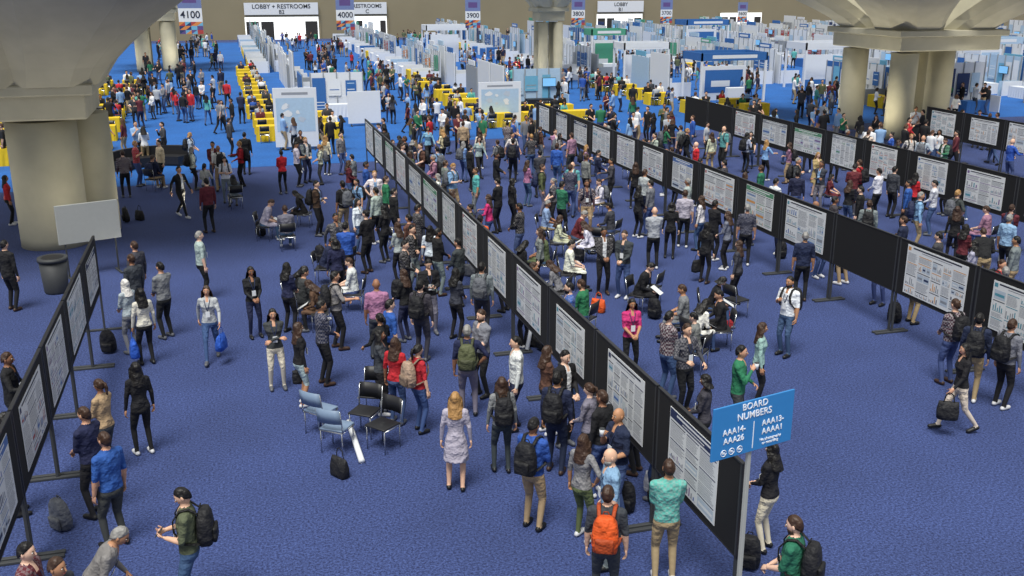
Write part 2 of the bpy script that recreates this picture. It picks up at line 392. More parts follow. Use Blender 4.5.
def bag_mesh():
    bm=bmesh.new(); rings=[]
    for z,w,d in ((0,.15,.07),(.02,.175,.09),(.15,.185,.085),(.28,.17,.05),(.33,.165,.018)):
        rings.append([V((w*math.copysign(abs(math.cos(t*math.pi/8))**.5,math.cos(t*math.pi/8)),d*math.copysign(abs(math.sin(t*math.pi/8))**.5,math.sin(t*math.pi/8)),z)) for t in range(16)])
    loft(bm,rings); a=finish(bm,"tote_body",['bag'],True)
    bm=bmesh.new(); tube(bm,[(-.09,-.02,.31),(-.06,-.02,.45),(0,0,.50),(.06,-.02,.45),(.09,-.02,.31)],.012,6,0,.4); b=finish(bm,"tote_handle",['bag'],True)
    return a,b
TT=bag_mesh()
def tote(loc,rz,c,where,s=1.0,name="tote_bag"):
    nm,col=BAGN[c]; o=addobj(name,TT[0],loc=loc,rot=(0,0,rz)); o.scale=(s,s,s); meta(o,f"{nm} bag {where}","bag"); o["bag_color"]=rgb(*col)
    q=addobj("handle",TT[1],o); q["bag_color"]=rgb(*col)
# chair
def chair_parts(bs,bb,bl,bf,legs):
    box(bs,-.22,.22,-.22,.2,.43,.465,0,.015)
    rings=[]
    for x,yo in ((-.22,.0),(-.12,.025),(0,.035),(.12,.025),(.22,.0)):
        rings.append([V((x,.215+yo,.60)),V((x,.24+yo,.60)),V((x,.275+yo,.86)),V((x,.25+yo,.86))])
    loft(bb,rings)
    for x,y in legs: tube(bl,[(x,y,.43),(x,y,.0)],.012,6,1 if bl is bs else 0,1,False)
    mi=1 if bf is bs else 0
    for sd in(-1,1): tube(bf,[(sd*.225,.20,.42),(sd*.225,.215,.6),(sd*.225,.26,.84)],.011,6,mi,1,False)
    tube(bf,[(-.225,-.2,.42),(-.225,.2,.42),(.225,.2,.42),(.225,-.2,.42)],.011,6,mi,1,False)
LEGS=((-.2,-.19),(.2,-.19),(-.2,.19),(.2,.19))
CH={}
for k,m in (('k','seatk'),('b','seatb')):
    a,b,c,d=[bmesh.new() for _ in range(4)]; chair_parts(a,b,c,d,[(0,0)])
    CH[k]=(finish(a,"chair_seat",[m],True),finish(b,"chair_backrest",[m],True),finish(c,"chair_leg",['chrome']),finish(d,"chair_frame",['chrome'],True))
a=bmesh.new(); chair_parts(a,a,a,a,LEGS); CHFAR=finish(a,"distant_chair",['seatk','chrome'])
def chair(p,rz,k,label):
    if p.length>48:
        o=addobj("stacking_chair",CHFAR,loc=(p.x,p.y,0),rot=(0,0,rz)); meta(o,label,"chair","chairs around the hall floor"); return
    e=bpy.data.objects.new("stacking_chair",None); COL.objects.link(e); e.empty_display_size=.2; e.location=(p.x,p.y,0); e.rotation_euler=(0,0,rz)
    meta(e,label,"chair","chairs around the hall floor")
    me=CH[k]; addobj("seat",me[0],e); addobj("backrest",me[1],e); addobj("frame",me[3],e)
    for x,y in LEGS: addobj("leg",me[2],e,loc=(x,y,0))
CN={'K':('black',(20,20,24)),'N':('navy',(28,36,66)),'B':('blue',(42,84,165)),'L':('light blue',(135,170,210)),'W':('white',(225,227,230)),'G':('grey',(120,122,128)),'D':('charcoal',(58,60,66)),'R':('red',(185,35,45)),'P':('pink',(205,50,115)),'O':('orange',(205,95,45)),'E':('green',(40,115,80)),'T':('teal',(90,170,165)),'M':('maroon',(95,35,45)),'A':('khaki',(170,148,112)),'C':('cream',(215,205,185)),'U':('mauve',(165,120,145)),'V':('olive',(88,96,68)),'J':('denim',(62,84,125)),'Z':('brown',(92,66,50)),'S':('pale grey',(170,175,182)),'Q':('dark plaid',(75,50,60)),'F':('mint',(150,195,170))}
HC={'k':('black',(18,15,14)),'n':('brown',(62,42,30)),'g':('grey',(140,138,135)),'y':('blond',(165,125,75)),'w':('white',(215,212,208))}
SK=[(222,178,150),(205,155,125),(232,190,165),(150,105,78),(185,135,100),(105,70,50)]
PP={'st':'standing','cl':'standing, hands clasped','cr':'arms crossed','pt':'pointing ahead','wk':'walking','ph':'looking at phone','hi':'hand on hip','dr':'hand near face','ta':'talking, hand out','sp':'holding bag strap','ln':'leaning forward','si':'sitting','sl':'sitting hunched'}
people=[]
def P_(x,y,f,pose='st',sex='m',top='K',pant='K',hs='s',hc='k',ex='',H=None,sk=None,inner=None):
    H=H or (1.76 if sex=='m' else 1.66); key=pose+('d' if (sex=='d') else sex)
    if key not in TPL: key=pose+'f'
    zt=TPL[key]['top']*H/1.757; p=survey(x,y,zt)
    people.append(dict(p=p,rz=head(f),key=key,pose=pose,sex=sex,H=H,top=top,pant=pant,hs=hs,hc=hc,ex=ex,sk=sk,inner=inner,hand=True))
L='''
25 543 90 st m M K s k
84 531 80 ln m G K s g
104 432 -60 st m B D s n s
84 407 -70 cl m N K s n s
99 379 -70 cl f A D p n
135 362 -40 st f K K l k
52 556 100 st m D K s n
5 352 80 ta m K K s n
4 412 60 cl f N K l k
183 488 -100 ph m V J s k sBk
125 279 -60 cl f S G h w
131 254 -60 st m D K s n
140 288 -40 st f C K l k 
160 262 -60 cl m G K s k
206 285 170 wk f S J l n
250 266 150 cl f K N l k
198 231 60 st m S K s g s
178 166 120 wk m K K s k W
206 178 -40 st m M K s k
244 132 0 st m K K s k
122 150 -30 st m Q K s n
134 241 -60 st m D J s n
272 308 160 cr f D C l k
297 322 60 st f K S l n c
335 213 150 wk m D K s k
345 222 0 cl m B K s k
366 210 -60 cl m K K s k W
376 279 -10 st m U D b k s
334 271 70 ta m G K s k sBk
293 267 90 sl f K K l k
262 200 90 sl m S J s n s
285 206 -20 si m G J s n s
303 191 -90 sl f K K l k
404 269 -60 cl f K N l n
428 259 160 ph m K G s k
415 224 120 cr m K G s k
395 337 20 st f R J l n s
414 343 50 st f R J p k sBt
381 312 -50 ta f K K p k
381 330 90 dr f D K l k
467 325 0 hi m N G s g sBe
482 309 -130 cl m G K s n s
518 336 -100 st m W N s k
455 392 0 st d S S l y c
502 377 -10 st f G D l n Bk
533 419 30 ph m B A s k sBk
549 347 70 cl f Z K l n
579 346 140 cl m K K s k W
564 373 20 st m N N s k Bk
583 434 40 hi f G V l n s
612 448 -100 st m L G b g s
625 407 -120 dr m N J b g s
608 486 10 st m D D s n sBo
686 458 0 cl m T A s n s
774 442 -50 cl f K C l k
797 516 -60 cl m E D s n sBkX
741 345 110 dr m E D s k
762 322 100 st f F K l n
707 374 -70 cl f D K c k
669 311 60 cl m Q J s k
687 323 150 ta m D K s n
632 298 170 cl f P K l k s
791 276 -130 sp m W J s k sBk
806 232 10 st m N K s g s
604 227 170 cl m K K s k W
625 230 -150 cl m D J s n
655 207 0 cl m S K b g s
672 202 10 st f K K c k
707 222 40 st f K K l k
748 204 10 st m N K s g s
729 211 -60 cl f G K l n
967 343 -90 wk f K C l k
985 314 30 st m N A s k Bk
957 299 -20 cl m Q J s n Bk
1008 318 60 st m G K s n Bk
818 152 160 cl d A A l y
880 168 -40 cl m W K s k
835 196 90 st m D K s k
540 150 -20 cl m D K s k
557 143 30 st m B J s n
598 150 90 cl m N J s k
612 158 -90 ta m D K s k
586 154 60 st m G K s n
636 162 0 st f K K l n
498 178 -60 cl m K K s k
512 178 60 st f K K l k
520 203 -70 cl m K J s k
489 194 -70 ta f P J l n
531 226 -90 st f G K l n
546 231 -80 si m V J s k s
557 215 90 si f C G l n
575 211 100 sl m M J s g s
593 222 -80 sl f W K l n
612 203 -60 si m D J s k
545 200 100 si m L A s g s
566 240 90 si m W K s k s
528 244 60 sl f K J l k
560 262 -70 sl f G K l n
585 280 -60 si m E J s n s
570 282 -90 st m B K s k
687 285 -80 si m G J s n s
711 277 100 sl f K J c k
722 290 -90 si m K K s k
698 301 60 sl f W J l k
698 313 -60 si f G J s k
640 262 120 sl m K K s k
352 154 -60 st f G K s k
325 135 20 st f C K l y
340 132 120 st m G J s k
281 150 -30 cl f R K s k
348 160 90 cl f M J l n
300 268 60 si m D K s k
318 281 -90 sl f Z K l n
322 238 90 sl m N K s k
348 256 -90 si m W J s n s
340 240 -20 st f N K c k
384 205 -60 cl f K K l k
393 188 60 st m K K s k
376 187 -60 st m S K s k
417 204 60 cl m K D s k
409 214 -60 st m Z K s k
437 228 60 cl m K G s k
426 226 10 st f W K l k
404 240 100 cl m K K s k
357 198 120 st f W J l k
398 222 -50 cl f S K l n
452 190 60 sp f C J l n
460 238 -60 cl m D K s k
484 262 10 st m G D s k Bg
445 160 60 st m G J s n
463 121 10 st m A K s n
470 145 60 st m K K s k
480 130 -20 st f C K l n
496 152 90 cl m K K s k
513 138 10 st m N K s k Bk
527 160 60 cl f U J l n
190 70 160 wk m K K s k
152 73 160 st m K J s k
206 95 0 wk f T J l k
186 87 180 st m K K s k
226 80 0 wk m R K s k
240 92 0 cl m N K s k
228 118 60 st m D K s k
300 130 160 wk m K K s k
3 240 20 st m K K s k
4 175 60 st f R K l k
15 148 60 st m K K s k
8 120 60 cl m D K s k
940 232 -50 cl m D K s k
958 206 20 st f K K l n
936 180 -60 cl m W J s k
905 216 -50 st m N J s n s
988 232 10 ln m K A s n
976 240 -50 cl f S K l k
1010 214 60 st m L K s g s
1018 236 -50 st m G A s k
966 224 60 cl f M K l k
862 186 -60 st m K K s k
850 180 60 cl f K J l n
870 200 20 st m G J s n Bk
895 166 60 st m D K s k
910 180 -60 st m B K s k
925 172 60 cl f R K l k
798 170 20 st m N J s k
776 178 60 cl m W K s k
762 165 -60 st m E K s n
745 172 60 st f G J l n
725 160 -60 st m D K s k
700 158 60 cl m M K s k
690 178 -60 st m S J s g s
675 160 60 st f K K l k
455 268 40 cl f D K l k
470 225 60 cl m W K s k s
480 215 20 st m O K s k s
592 385 -60 cl f G K p n
610 385 -50 st m K J s n
563 318 -60 cl f K J l k
600 335 -60 st f R K l n
640 372 -60 cl m G K s n
664 400 -60 st f K J l k
520 270 -60 st m K K s k
505 245 -60 cl f W K l k
533 262 90 ta m Q J s n
700 195 -60 st f W J l n
715 200 60 cl m K K s k
688 190 10 st m S K s n s
640 185 60 cl f K K l k
650 180 -60 st m G J s k
740 240 -60 st f D K l n
320 300 60 cl m N K s k
288 262 30 cl f N K l k
420 280 20 st m D D s k Bk
388 300 60 st m B K s k s
'''
for ln in L.strip().splitlines():
    a=ln.split(); ex=a[9] if len(a)>9 else ''
    P_(float(a[0]),float(a[1]),float(a[2]),a[3],a[4],a[5],a[6],a[7],a[8],ex,inner='W' if ex.startswith('W') else None)
ROWS=[('L',-3.05,10.95,5,1),('A',5.5,9.4,13,-1),('B',14.1,10.85,14,-1),('C',21.9,21.0,10,-1),('D',30.6,26.5,5,-1)]
LC=survey(74,240); RCN=V((34.6,45.6,0))
COLS=((LC.x,LC.y,2.4),(34.6,45.6,3.4),(-5.5,97,3),(24.5,76,2.5))
def rnd_person(p,rz,pose=None):
    sex=random.choice('mmmff'); pose=pose or random.choice(['st','cl','cl','ta','cr','hi','dr','sp','ph','wk','st'])
    hs=random.choice('ssssssb') if sex=='m' else random.choice('lllpuc')
    ex=random.choice(['','s','s','Bk','sBk','sBg','','Bn'])
    people.append(dict(p=p,rz=rz,key=pose+sex,pose=pose,sex=sex,H=random.uniform(1.7,1.84) if sex=='m' else random.uniform(1.58,1.7),top=random.choice('KKNDGSWLBMRVEQUZCTKWSLWC'),pant=random.choice('KKKKJJDAGNJA'),hs=hs,hc=random.choice('kkknnngy'),ex=ex,sk=None,inner=random.choice([None,None,'W','L']) if sex=='m' else None,hand=False))
def clear(p,d=.5):
    for q in people:
        if abs(q['p'].x-p.x)<d and (q['p']-p).length_squared<d*d: return False
    for n,X,y0,k,s in ROWS:
        if abs(p.x-X)<.5 and y0-.4<p.y<y0+k*2.47+.4: return False
    for cx,cy,r in COLS:
        if abs(p.x-cx)<r and abs(p.y-cy)<r: return False
    return True
def scatter(x0,x1,y0,y1,n,rows=(),pc=.6,tight=.75):
    """small loose groups: a seed with one to three companions facing it, gaps of carpet in between"""
    c=0;t=0
    while c<n and t<n*30:
        t+=1; y=random.uniform(y0,y1)
        if rows and random.random()<pc:
            X=random.choice(rows); s=1 if X<=x0+1.5 else -1
            p=V((X+s*random.uniform(.8,1.5),y,0)); rz=(-math.pi/2 if s>0 else math.pi/2)+random.uniform(-.6,.6)
        else:
            p=V((random.uniform(x0,x1),y,0)); rz=random.uniform(0,6.28)
        if not inview(p) or not clear(p,1.25): continue
        rnd_person(p,rz); c+=1
        for g in range(random.choice([0,1,2,2,3])):
            an=rz+random.uniform(-.3,.3)+(g*1.4-1)
            q=p+V((math.sin(an),-math.cos(an),0))*random.uniform(.75,1.1)
            if x0<q.x<x1 and inview(q) and clear(q,tight-.1): rnd_person(q,an+math.pi+random.uniform(-.3,.3),'si' if (q.y<44 and random.random()<.12) else None); c+=1
scatter(-2.0,4.9,30,44,14,(5.5,),.5)
scatter(-8,2,36,50,12)
scatter(3.6,5.0,20,34,4,(5.5,),1)
scatter(6.1,7.6,15,24,8,(5.5,),1)
scatter(6.2,13.4,24,46,48,(5.5,14.1),.65)
scatter(14.8,21.2,17,30,26,(14.1,21.9),.6)
scatter(14.8,21.2,28,46,36,(14.1,21.9),.6)
scatter(22.6,30,27,48,42,(21.9,30.6),.5)
scatter(31.4,46,34,60,44)
scatter(2,30,45,51,22)
scatter(-14,-7.5,44,62,12)
for x0,x1,n in ((-6.5,.5,34),(7.2,13,34),(19.5,26,34),(32,38.5,36)): scatter(x0,x1,50,84,n)
for x0,x1 in ((-6.5,.5),(7.2,13),(19.5,26),(32,38.5),(44.5,51),(57,64),(70,77),(83,90)): scatter(x0,x1,64,134,52)
# ---- tables with seated attendees
tables=[]; chair_list=[]
Rt=random.Random(5)
def try_table(x,y,rz,c):
    for a in tables:
        if abs(a[0]-x)<1.9 and abs(a[1]-y)<1.6: return
    if not inview(V((x,y,0)),.5,10): return
    tables.append((x,y,rz,c))
    for sx_,sy_,dr in ((-.45,-.75,math.pi),(.45,-.75,math.pi),(-.45,.75,0),(.45,.75,0)):
        if Rt.random()<.65:
            o=Matrix.Rotation(rz,3,'Z')@V((sx_,sy_,0)); p=V((x+o.x,y+o.y,0)); r=rz+dr
            if Rt.random()<.7 and clear(p,.4): rnd_person(p,r,'si')
            else: chair_list.append((p,r))
for i in range(4):
    for j in range(11): try_table(-13.4+i*2.35+Rt.uniform(-.2,.2),47.5+j*3.2+Rt.uniform(-.3,.3),Rt.choice([0,0,.1]),'yellow')
for i in range(2):
    for j in range(3): try_table(2.2+i*2.6,51.5+j*2.6,0,'yellow')
for j in range(11): try_table(2.0+Rt.uniform(-.1,.1),60.5+j*2.9,0,'yellow')
for i in range(3):
    for j in range(2): try_table(14.2+i*2.3,53.2+j*3.0,0,'yellow')
for j in range(6): try_table(14.3,60.5+j*2.9,0,'yellow')
for i in range(2):
    for j in range(2): try_table(27.5+i*2.6,53.5+j*2.6,0,'yellow')
for j in range(5): try_table(27.0,60.5+j*2.9,0,'yellow')
# ---- spread everyone out and keep them off the boards and columns
PX=np.array([[q['p'].x,q['p'].y] for q in people])
seat=np.array([q['pose'] in('si','sl') for q in people])
for it in range(40):
    D=PX[:,None,:]-PX[None,:,:]; dd=np.linalg.norm(D,axis=2)+1e-6; np.fill_diagonal(dd,9)
    need=np.where(seat[:,None]|seat[None,:],.72,.55)
    m=np.clip(need-dd,0,None)/dd*.5; PX+=np.clip((D*m[:,:,None]).sum(1),-.3,.3)
    for n,X,y0,k,s in ROWS:
        w=(PX[:,1]>y0-.3)&(PX[:,1]<y0+k*2.47+.3)&(np.abs(PX[:,0]-X)<.4)
        PX[w,0]=X+np.where(PX[w,0]<X,-.4,.4)
    for cx,cy,r in COLS:
        v=PX-np.array([cx,cy]); l=np.linalg.norm(v,axis=1); w=l<r
        PX[w]=np.array([cx,cy])+v[w]/l[w][:,None]*r
for q,p in zip(people,PX): q['p']=V((p[0],p[1],0))
people=[q for q in people if inview(q['p'],1.6,40)]
people.sort(key=lambda q:q['p'].length); near=people[:300]; far=people[300:]
for p,r in chair_list: chair(p,r,'k',"empty black stacking chair at a yellow table")
def build_person(q,i):
    T=TPL[q['key']]; s=q['H']/1.757; R=random.Random(i*31+5)
    mat=Matrix.Translation(q['p'])@Matrix.Rotation(q['rz'],4,'Z')@Matrix.Scale(s,4)
    if q['pose'] in('si','sl'):
        chair(q['p'],q['rz'],'k',"black stacking chair with chrome legs, someone seated on it")
    o=addobj("person",T['me'],mat=mat)
    tn,tc=CN[q['top']]; pn,pc=CN[q['pant']]; j=lambda c:rgb(*[max(4,min(250,v*R.uniform(.94,1.06))) for v in c])
    sk=q['sk'] or (R.choice(SK[:5] if q['hc']!='y' else SK[:3])); short='s' in q['ex']; bare='c' in q['ex'] or q['sex']=='d'
    o["skin_color"]=rgb(*sk); o["shirt_color"]=j(tc); o["sleeve_color"]=rgb(*sk) if short else o["shirt_color"]
    o["inner_color"]=rgb(*CN[q['inner']][1]) if q['inner'] else o["shirt_color"]
    o["trouser_color"]=rgb(*[v*R.uniform(.97,1.0) for v in pc]) if q['pant'] in 'AC' else j(pc); o["lower_leg_color"]=rgb(*sk) if bare else o["trouser_color"]
    o["shoe_color"]=rgb(*R.choice([(20,20,22),(20,20,22),(60,40,28),(210,210,212),(90,92,98)])); o["pattern_amount"]=.8 if q['top']=='Q' else (.35 if R.random()<.12 else 0.0)
    g='dress' if q['sex']=='d' else ('shirt' if short else ('jacket' if q['inner'] else 'top'))
    lab=f"person in {tn} {g}"+("" if q['sex']=='d' else f" and {pn} trousers")+", "+PP[q['pose']]
    meta(o,lab,"person","conference attendees")
    if q['hs']!='b':
        h=addobj("headscarf" if q['hs']=='h' else "hair",HAIR[q['hs']],o,mat=T['MH']@Matrix.Scale(.97 if q['sex']!='m' else 1,4))
        h["hair_color"]=rgb(*HC[q['hc']][1])
    if 'X' in q['ex'] or (q['sex']=='m' and q['p'].length<30 and R.random()<.15):
        h=addobj("beard",BEARD,o,mat=T['MH']); h["hair_color"]=rgb(*HC[q['hc']][1])
    if q['p'].length<32 and R.random()<.55: addobj("lanyard",LANY,o,mat=T['MT'])
    if 'B' in q['ex']:
        backpack(mat@T['MT'],q['ex'][q['ex'].index('B')+1],"worn on a person's back")
    return o,mat
built=[]
for i,q in enumerate(near): built.append((q,)+build_person(q,i))
# ---- everyone beyond the three hundred nearest: one distant crowd object
def simple(key,style):
    T=TPL[key]; bm=bmesh.new(); bm.from_mesh(T['me']); hb=bmesh.new(); hb.from_mesh(HAIR[style]); hb.transform(T['MH'])
    tm=bpy.data.meshes.new("h"); hb.to_mesh(tm); hb.free(); n0=len(bm.faces); bm.from_mesh(tm); bm.faces.ensure_lookup_table()
    for f in bm.faces[n0:]: f.material_index=10
    me=bpy.data.meshes.new("c"); bm.to_mesh(me); bm.free(); 
    for _ in range(11): me.materials.append(M['skin'])
    o=bpy.data.objects.new("c",me); COL.objects.link(o); m=o.modifiers.new("d",'DECIMATE'); m.ratio=.13
    bpy.context.view_layer.update(); r=bpy.data.meshes.new_from_object(o.evaluated_get(bpy.context.evaluated_depsgraph_get())); bpy.data.objects.remove(o)
    r.calc_loop_triangles(); nv=len(r.vertices); co=np.empty(nv*3); r.vertices.foreach_get("co",co)
    nt=len(r.loop_triangles); tr=np.empty(nt*3,dtype=np.int64); r.loop_triangles.foreach_get("vertices",tr); mi=np.empty(nt,dtype=np.int64); r.loop_triangles.foreach_get("material_index",mi)
    return co.reshape(-1,3),tr.reshape(-1,3),mi
CT={}
crowd_cols=[('skin',(215,170,142)),('skin_tan',(165,118,88)),('shoe',(30,28,28)),('hair_dark',(22,18,16)),('hair_brown',(80,55,38))]+[('cloth_'+CN[k][0].replace(' ','_'),CN[k][1]) for k in 'KNDGSWLBRMVETAJ']
cidx={k:5+i for i,k in enumerate('KNDGSWLBRMVETAJ')}
VS=[];TS=[];MS=[];off=0; RC=random.Random(4)
for q in far:
    st={'l':'l','p':'l','u':'s','c':'c'}.get(q['hs'],'s'); kk=(q['key'],st)
    if kk not in CT: CT[kk]=simple(*kk)
    co,tr,mi=CT[kk]; mt=np.array(Matrix.Translation(q['p'])@Matrix.Rotation(q['rz'],4,'Z')@Matrix.Scale(q['H']/1.757,4))
    VS.append(co@mt[:3,:3].T+mt[:3,3]); TS.append(tr+off); off+=len(co)
    s=RC.choice([0,0,1]); t=cidx.get(q['top'],5); p=cidx.get(q['pant'],5); h=RC.choice([3,3,4])
    lut=np.array([s,t,s if 's' in q['ex'] else t,t,p,p,2,3,s,s,h]); MS.append(lut[mi])
    if q['pose']=='si': chair(q['p'],q['rz'],'k',"black stacking chair at a yellow table, someone seated")
VS=np.concatenate(VS);TS=np.concatenate(TS);MS=np.concatenate(MS)
me=bpy.data.meshes.new("crowd"); me.from_pydata(VS.tolist(),[],TS.tolist())
for n_,c in crowd_cols: me.materials.append(nmat("crowd_"+n_,rgb(*c),.8))
me.polygons.foreach_set("material_index",MS.astype(np.int32)); me.polygons.foreach_set("use_smooth",[True]*len(me.polygons)); me.update()
o=addobj("crowd",me); meta(o,"distant attendees filling the aisles between booths","crowd",None,"stuff")
# phones held in 'ph' pose, cups in 'dr'
bm=bmesh.new(); box(bm,-.037,.037,-.005,.005,-.075,.075,0,.004); quad(bm,-.033,.033,-.068,.068,.0055,1); PHM=finish(bm,"phone",['dkgrey','cyan'])
bm=bmesh.new(); tube(bm,[(0,0,-.06),(0,0,.05)],[.03,.04],12,0,1,False); tube(bm,[(0,0,.05),(0,0,.06)],[.042,.038],12,1,1,False); CUP=finish(bm,"cup",['white','dkgrey'])
bm=bmesh.new(); box(bm,-.105,.105,-.002,.002,-.15,.15,0); 
for k in range(9): quad(bm,-.085,.085,-.12+k*.027,-.112+k*.027,.003,1)
PAP=finish(bm,"paper",['paper','ink'])
for q,o,mat in built:
    if q['p'].length>34: continue
    T=TPL[q['key']]
    if q['pose']=='ph':
        c=(T['hands'][0]+T['hands'][1])/2; p=addobj("smartphone",PHM,mat=mat@Matrix.Translation(c+V((0,0,.03)))@Matrix.Rotation(-.7,4,'X')); meta(p,"dark smartphone with lit screen held in both hands","phone")
    if q['pose']=='dr':
        c=T['hands'][0]; p=addobj("coffee_cup",CUP,mat=mat@Matrix.Translation(c+V((.01,-.03,.0)))); meta(p,"white paper coffee cup held in a hand","cup")
    if q['pose'] in('sl',):
        c=(T['hands'][0]+T['hands'][1])/2; p=addobj("paper_sheet",PAP,mat=mat@Matrix.Translation(c+V((0,-.02,.05)))@Matrix.Rotation(-1.0,4,'X')); meta(p,"printed white paper sheet held over the lap","paper")
def carry(px,py,c,where,s=1.0):
    best=min(built,key=lambda b:(b[0]['p']-survey(px,py,1.65)).length); q,o,mat=best; T=TPL[q['key']]
    h=mat@(T['hands'][1]); tote(h-V((0,0,.49*s)),q['rz']+1.3,c,where,s)
carry(206,285,'b',"hanging from a person's hand"); carry(140,288,'b',"with white print held at the side",1.1)
carry(707,222,'k',"hanging from a person's hand"); carry(967,343,'k',"hanging from a person's hand"); carry(297,322,'k',"hanging from a person's hand",.8)
# ---------------------------------------------------------------- room
def plane(name,x0,x1,y0,y1,z,mat):
    bm=bmesh.new(); box(bm,x0,x1,y0,y1,z-.2,z); o=addobj(name,finish(bm,name,[mat])); return o
o=plane("floor",-70,230,-6,152,0,'carpet'); o["kind"]="structure"; o["label"]="speckled navy blue carpeted hall floor"; o["category"]="floor"
bm=bmesh.new()
box(bm,-40,6.9,44,140,.0,.006); box(bm,6.9,60,49,140,.0,.006); box(bm,-40,-1.5,41,44,0,.006)
o=addobj("trim_1",finish(bm,"bright carpet",['carpetb'])); o["kind"]="structure"; o["label"]="bright blue aisle carpet laid over the hall floor"; o["category"]="carpet"
WY=146
bm=bmesh.new(); box(bm,-70,230,WY,WY+.5,0,14); o=addobj("wall_north",finish(bm,"wall",['wall'])); o["kind"]="structure"; o["label"]="tan painted far hall wall"; o["category"]="wall"
def text_mesh(s,size,mat,align='CENTER',ext=.004,off_=.012):
    c=bpy.data.curves.new("t",'FONT'); c.body=s; c.size=size; c.align_x=align; c.align_y='CENTER'; c.extrude=ext; c.offset=size*off_
    o=bpy.data.objects.new("t",c); COL.objects.link(o); bpy.context.view_layer.update()
    me=bpy.data.meshes.new_from_object(o.evaluated_get(bpy.context.evaluated_depsgraph_get())); bpy.data.objects.remove(o)
    me.materials.clear(); me.materials.append(M[mat]); return me
RX=Matrix.Rotation(math.pi/2,4,'X')
def text(parent,s,size,x,y,z,mat,name="lettering",align='CENTER',off_=.012):
    return addobj(name,text_mesh(s,size,mat,align,off_=off_),parent,mat=Matrix.Translation((x,y,z))@RX)
def wallpos(px):
    u=(px-512)/FPX; d=Rd*u+Fd*math.cos(TH); t=WY/d.y; return d.x*t
for i,(x0,x1,txt,sub) in enumerate(((265,333,"LOBBY + RESTROOMS","B2"),(360,396,"RESTROOMS","C"),(590,632,"LOBBY","B1"),(704,742,None,None))):
    a,b=wallpos(x0),wallpos(x1); z1=3.0
    bm=bmesh.new(); box(bm,a-.3,b+.3,WY-.12,WY+.02,0,z1+.25,0); box(bm,a,b,WY-.16,WY-.1,0,z1,1)
    n=5
    for k in range(n):
        xa=a+(b-a)*k/n; 
        if k not in (2,3): box(bm,xa+.15,xa+(b-a)/n-.15,WY-.22,WY-.15,0,z1-.6,2)
    d=addobj(f"door_{i+1}",finish(bm,"doorway",['wall','glow','door'])); d["kind"]="structure"; d["label"]="bank of dark doors with a bright lobby opening"; d["category"]="door"
    if txt:
        bm=bmesh.new(); box(bm,a,b,WY-.5,WY-.25,z1+.3,z1+1.9,0); s=addobj("lobby_sign",finish(bm,"lobby_sign",['white'])); meta(s,"long white lobby sign above the hall doors","sign")
        text(s,txt,.8 if len(txt)>10 else .72,(a+b)/2,WY-.52,z1+1.38,'dkgrey'); text(s,sub,.72,(a+b)/2,WY-.52,z1+.65,'dkgrey')
# columns: round shafts, slab capital, four angular flared diagonal arms
def column(cx,cy,shafts,ztop,cap,arm,name_label,up=140,ox=0,oy=0,rise=3.4):
    e=bpy.data.objects.new("concrete_column",None); COL.objects.link(e); e.location=(cx,cy,0); meta(e,name_label,"column","hall support columns")
    for x,y,r in shafts:
        bm=bmesh.new(); tube(bm,[(x,y,0),(x,y,.3),(x,y,ztop+.05)],[r,r,r],28,0,1,False); me=finish(bm,"shaft",['conc']); addobj("shaft",me,e)
        for p in me.polygons: p.use_smooth=abs(p.normal.z)<.5
    h=cap
    bm=bmesh.new(); box(bm,ox-h,ox+h,oy-h,oy+h,ztop+.15,ztop+1.0,0,.06); box(bm,ox-h-.25,ox+h+.25,oy-h-.25,oy+h+.25,ztop+.85,ztop+1.15,0,.04); addobj("capital",finish(bm,"capital",['conc']),e)
    r0,r1,spread=arm
    for sx_ in(-1,1):
        for sy_ in(-1,1):
            bm=bmesh.new(); rings=[]
            for k in range(9):
                t=k/8; c=V((ox+sx_*(h*.5+spread*t**1.1),oy+sy_*(h*.5+spread*t**1.1),ztop+1.1+rise*t**.9)); r=r0+(r1-r0)*t**1.3
                rr=[]
                for j in range(12):
                    a=j*math.pi/6+math.pi/12; q=1.0 if j%3!=1 else .93
                    rr.append(c+V((r*q*math.copysign(abs(math.cos(a))**.62,math.cos(a)),r*q*math.copysign(abs(math.sin(a))**.62,math.sin(a)),0)))
                rings.append(rr)
            loft(bm,rings); addobj("flared_arm",finish(bm,"flared_arm",['conc'],flat=True),e)
    for a in range(4):
        an=a*math.pi/2-math.pi/4-YAW; l=bpy.data.lights.new("column_uplight",'SPOT'); l.energy=up*6; l.color=(1,.92,.70); l.spot_size=math.radians(120); l.spot_blend=1; l.shadow_soft_size=.3
        lo=bpy.data.objects.new("column_uplight",l); COL.objects.link(lo); r=h+3.0
        lo.location=(cx+ox+math.cos(an)*r,cy+oy+math.sin(an)*r,.35); d=V((-math.cos(an)*.75,-math.sin(an)*.75,1)); lo.rotation_euler=d.to_track_quat('-Z','Y').to_euler()
s1=survey(57,243)-LC; s2=survey(93,233)-LC
column(LC.x,LC.y,[(s1.x,s1.y,.98),(s2.x+.1,s2.y+.4,.72)],3.7,1.75,(1.25,3.9,1.7),"paired thick concrete column with flared arms beside the boards",52,ox=-.75,oy=.2)
column(34.6,45.6,[(-2,-2.1,.66),(-2,2,.66),(2,0.2,.66),(2.0,2.1,.66)],4.2,2.9,(1.5,4.0,3.9),"cluster of concrete columns under a slab with flared arms",130)
column(-5.5,97,[(-1.1,-1.1,.65),(1.1,-1.1,.65),(-1.1,1.1,.65),(1.1,1.1,.65)],4.2,1.8,(1.1,2.4,2.2),"distant concrete column with flared arms among booths",90,rise=2.6)
column(24.5,76,[(-.6,-.6,.38),(.6,-.6,.38),(-.6,.6,.38),(.6,.6,.38)],4.6,1.0,(.7,1.5,1.4),"distant slim concrete column with flared arms beside an aisle",55,rise=2.2)
